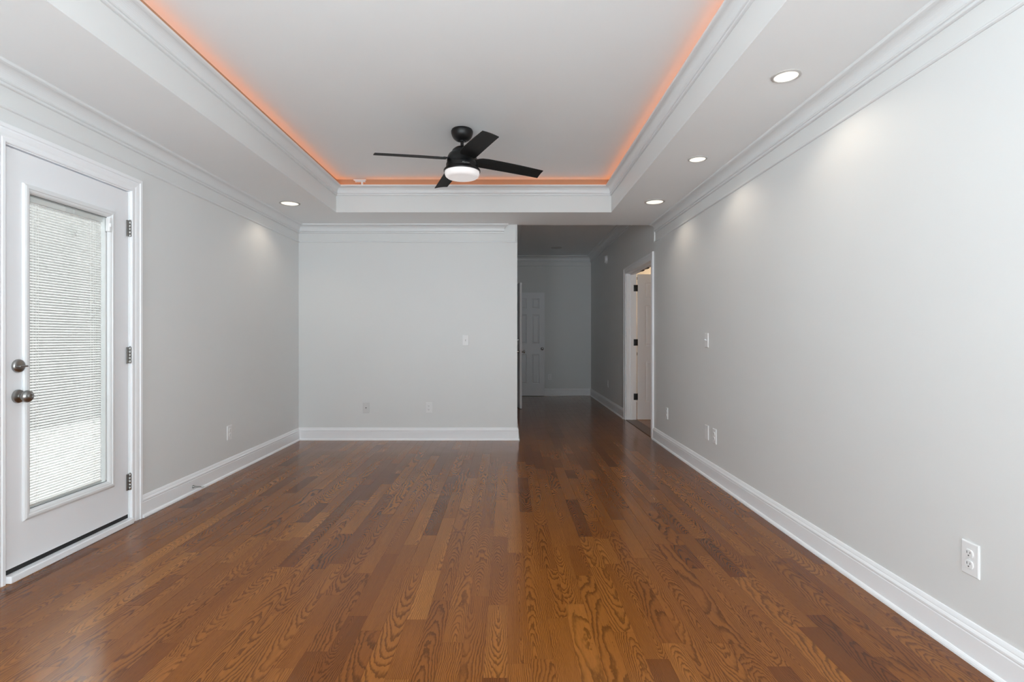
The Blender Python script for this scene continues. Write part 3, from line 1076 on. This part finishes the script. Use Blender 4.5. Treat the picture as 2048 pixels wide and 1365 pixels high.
# canopy
MB().lathe([(0.076, 0), (0.0805, -0.004), (0.081, -0.010), (0.0845, -0.014), (0.0835, -0.030), (0.077, -0.050), (0.066, -0.068), (0.050, -0.082), (0.036, -0.088), (0.030, -0.088),
            (0.028, -0.082), (0.0, -0.082)], (0, 0, 0), 48).build('canopy', M['black'], fan)
MB().lathe([(0.024, -0.082), (0.022, -0.092), (0.0125, -0.094), (0.0125, -0.165), (0.0, -0.165)], (0, 0, 0), 24).build('downrod', M['black'], fan)
zb = -0.236       # blade root plane (relative to the ceiling)
MB().lathe([(0.0, -0.134), (0.030, -0.134), (0.052, -0.140), (0.072, -0.156), (0.080, -0.170), (0.081, -0.176), (0.086, -0.178), (0.102, -0.192), (0.112, -0.212), (0.116, -0.232),
            (0.1165, -0.252), (0.1180, -0.262), (0.1215, -0.266), (0.1225, -0.272), (0.1225, -0.300)], (0, 0, 0), 56).build('motor_housing', M['black'], fan)
lk = MB().lathe([(0.1215, -0.296), (0.1280, -0.300), (0.1380, -0.309), (0.1410, -0.314), (0.1410, -0.324), (0.1395, -0.326), (0.1335, -0.326), (0.1300, -0.318), (0.0, -0.312)], (0, 0, 0), 56).build('light_fitter', M['black'], fan)
MB().lathe([(r_, h_ - 0.0155) for r_, h_ in [(0.1325, -0.304), (0.1335, -0.316), (0.1325, -0.330), (0.1270, -0.344), (0.1160, -0.353), (0.1020, -0.3565), (0.0985, -0.3555), (0.05, -0.357), (0.0, -0.3575)]], (0, 0, 0), 56).build('light_shade', M['shade'], fan)
# maker's script on the band
fc = bpy.data.curves.new('badge', 'FONT')
fc.body = 'Hunter'
fc.size = 0.020
fc.shear = 0.45
fc.extrude = 0.0004
fc.align_x = 'CENTER'
fc.align_y = 'CENTER'
tmp = bpy.data.objects.new('badge_text', fc)
C.objects.link(tmp)
bpy.context.view_layer.update()
me = bpy.data.meshes.new_from_object(tmp.evaluated_get(bpy.context.evaluated_depsgraph_get()))
bpy.data.objects.remove(tmp)
vs_ = []
RB = 0.1228
for q in me.vertices:
    ang = radians(-72) + q.co.x / RB
    vs_.append((RB * cos(ang) * (1 + q.co.z), RB * sin(ang) * (1 + q.co.z), -0.287 + q.co.y))
bd = MB().add(vs_, [list(p.vertices) for p in me.polygons])
bd.build('badge', M['silver'], fan)['label'] = 'silver script lettering on the black band'


def blade_mb(ang):
    st = [(0.118, 0.052, 0.006), (0.150, 0.064, 0.003), (0.20, 0.067, 0.0), (0.30, 0.0665, 0.0), (0.40, 0.065, 0.0), (0.50, 0.0625, 0.001), (0.58, 0.060, 0.002), (0.640, 0.0585, 0.003), (0.662, 0.058, 0.0035)]
    T = 0.0055
    pit = radians(12)
    vs_, fs_ = [], []
    rot = Matrix.Rotation(ang, 4, 'Z')
    NS = 5
    for r, hw, off in st:
        zr = zb - 0.033 * ((r - 0.118) / 0.544) ** 1.2
        row = []
        for side in (1, -1):
            for j in range(NS):
                t = (1 - 2 * j / (NS - 1)) * (1 if side > 0 else -1)
                c = hw * t + off                  # +c = counter-clockwise edge, lower
                cam_ = 0.004 * (1 - t * t)
                row.append(rot @ Vector((r, c * cos(pit), zr - c * sin(pit) + cam_ + side * T / 2)))
        vs_ += row
    k = 2 * NS
    for j in range(len(st) - 1):
        fs_ += [(j * k + i, j * k + (i + 1) % k, (j + 1) * k + (i + 1) % k, (j + 1) * k + i) for i in range(k)]
    fs_.append(tuple(range(k)))
    fs_.append(tuple((len(st) - 1) * k + i for i in range(k)))
    return MB().add(vs_, fs_)


for a in (21, 111, 201, 291):
    b_ = blade_mb(radians(a)).build('blade', M['blade'], fan)
    arm = MB().box(0.090, 0.152, -0.030, 0.030, -0.004, 0.003, 0.002)
    arm.xform(Matrix.Rotation(radians(a), 4, 'Z') @ Matrix.Translation((0, 0, zb + 0.0065)) @ Matrix.Rotation(radians(-13), 4, 'X'))
    arm.build('blade_arm', M['black'], b_)

# ------------------------------------------------------------------ windows behind the camera
def window_x(i, a, b):
    z0, z1 = WIN_Z
    m = MB()
    fw = 0.05
    y0, y1 = REAR_Y - 0.10, REAR_Y - 0.05
    m.box(a, a + fw, y0, y1, z0, z1); m.box(b - fw, b, y0, y1, z0, z1)
    m.box(a + fw, b - fw, y0, y1, z0, z0 + fw); m.box(a + fw, b - fw, y0, y1, z1 - fw, z1)
    m.box(a + fw, b - fw, y0, y1, (z0 + z1) / 2 - 0.02, (z0 + z1) / 2 + 0.02)
    o = struct(m.build('window_%d' % i, M['trim']))
    MB().box(a + fw, b - fw, y0 + 0.02, y0 + 0.024, z0 + fw, z1 - fw).build('glass_pane', M['clear'], o)


for i, (a, b) in enumerate(WIN_REAR):
    window_x(i + 1, a, b)
z0, z1 = WIN_Z
for k, (a, b), x0 in ((4, WIN_LEFT, XL - 0.10), (5, WIN_RIGHT_FILL, XR + 0.05)):  # the right-hand one is added for light on the left wall
    x1 = x0 + 0.05
    m = MB()
    m.box(x0, x1, a, a + 0.05, z0, z1); m.box(x0, x1, b - 0.05, b, z0, z1)
    m.box(x0, x1, a + 0.05, b - 0.05, z0, z0 + 0.05); m.box(x0, x1, a + 0.05, b - 0.05, z1 - 0.05, z1)
    m.box(x0, x1, a + 0.05, b - 0.05, (z0 + z1) / 2 - 0.02, (z0 + z1) / 2 + 0.02)
    wl = struct(m.build('window_%d' % k, M['trim']))
    MB().box(x0 + 0.02, x0 + 0.024, a + 0.05, b - 0.05, z0 + 0.05, z1 - 0.05).build('glass_pane', M['clear'], wl)

# ------------------------------------------------------------------ yard walls added outside the glazed door, sized to set its daylight
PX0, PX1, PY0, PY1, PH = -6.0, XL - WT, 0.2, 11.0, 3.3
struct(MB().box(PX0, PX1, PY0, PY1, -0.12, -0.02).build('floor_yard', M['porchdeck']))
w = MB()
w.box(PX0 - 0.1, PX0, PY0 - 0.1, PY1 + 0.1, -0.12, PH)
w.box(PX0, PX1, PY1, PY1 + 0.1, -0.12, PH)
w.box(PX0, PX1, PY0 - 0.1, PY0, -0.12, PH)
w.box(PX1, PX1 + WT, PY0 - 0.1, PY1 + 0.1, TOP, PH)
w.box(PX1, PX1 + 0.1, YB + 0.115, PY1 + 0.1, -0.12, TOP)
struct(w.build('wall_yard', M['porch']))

# warm lamp of the side room
d = bpy.data.lights.new('side_room_lamp', 'POINT')
d.energy = 32
d.color = (1.0, 0.72, 0.45)
d.shadow_soft_size = 0.12
o = bpy.data.objects.new('side_room_lamp', d)
C.objects.link(o)
o.location = (3.1, 8.3, 2.35)
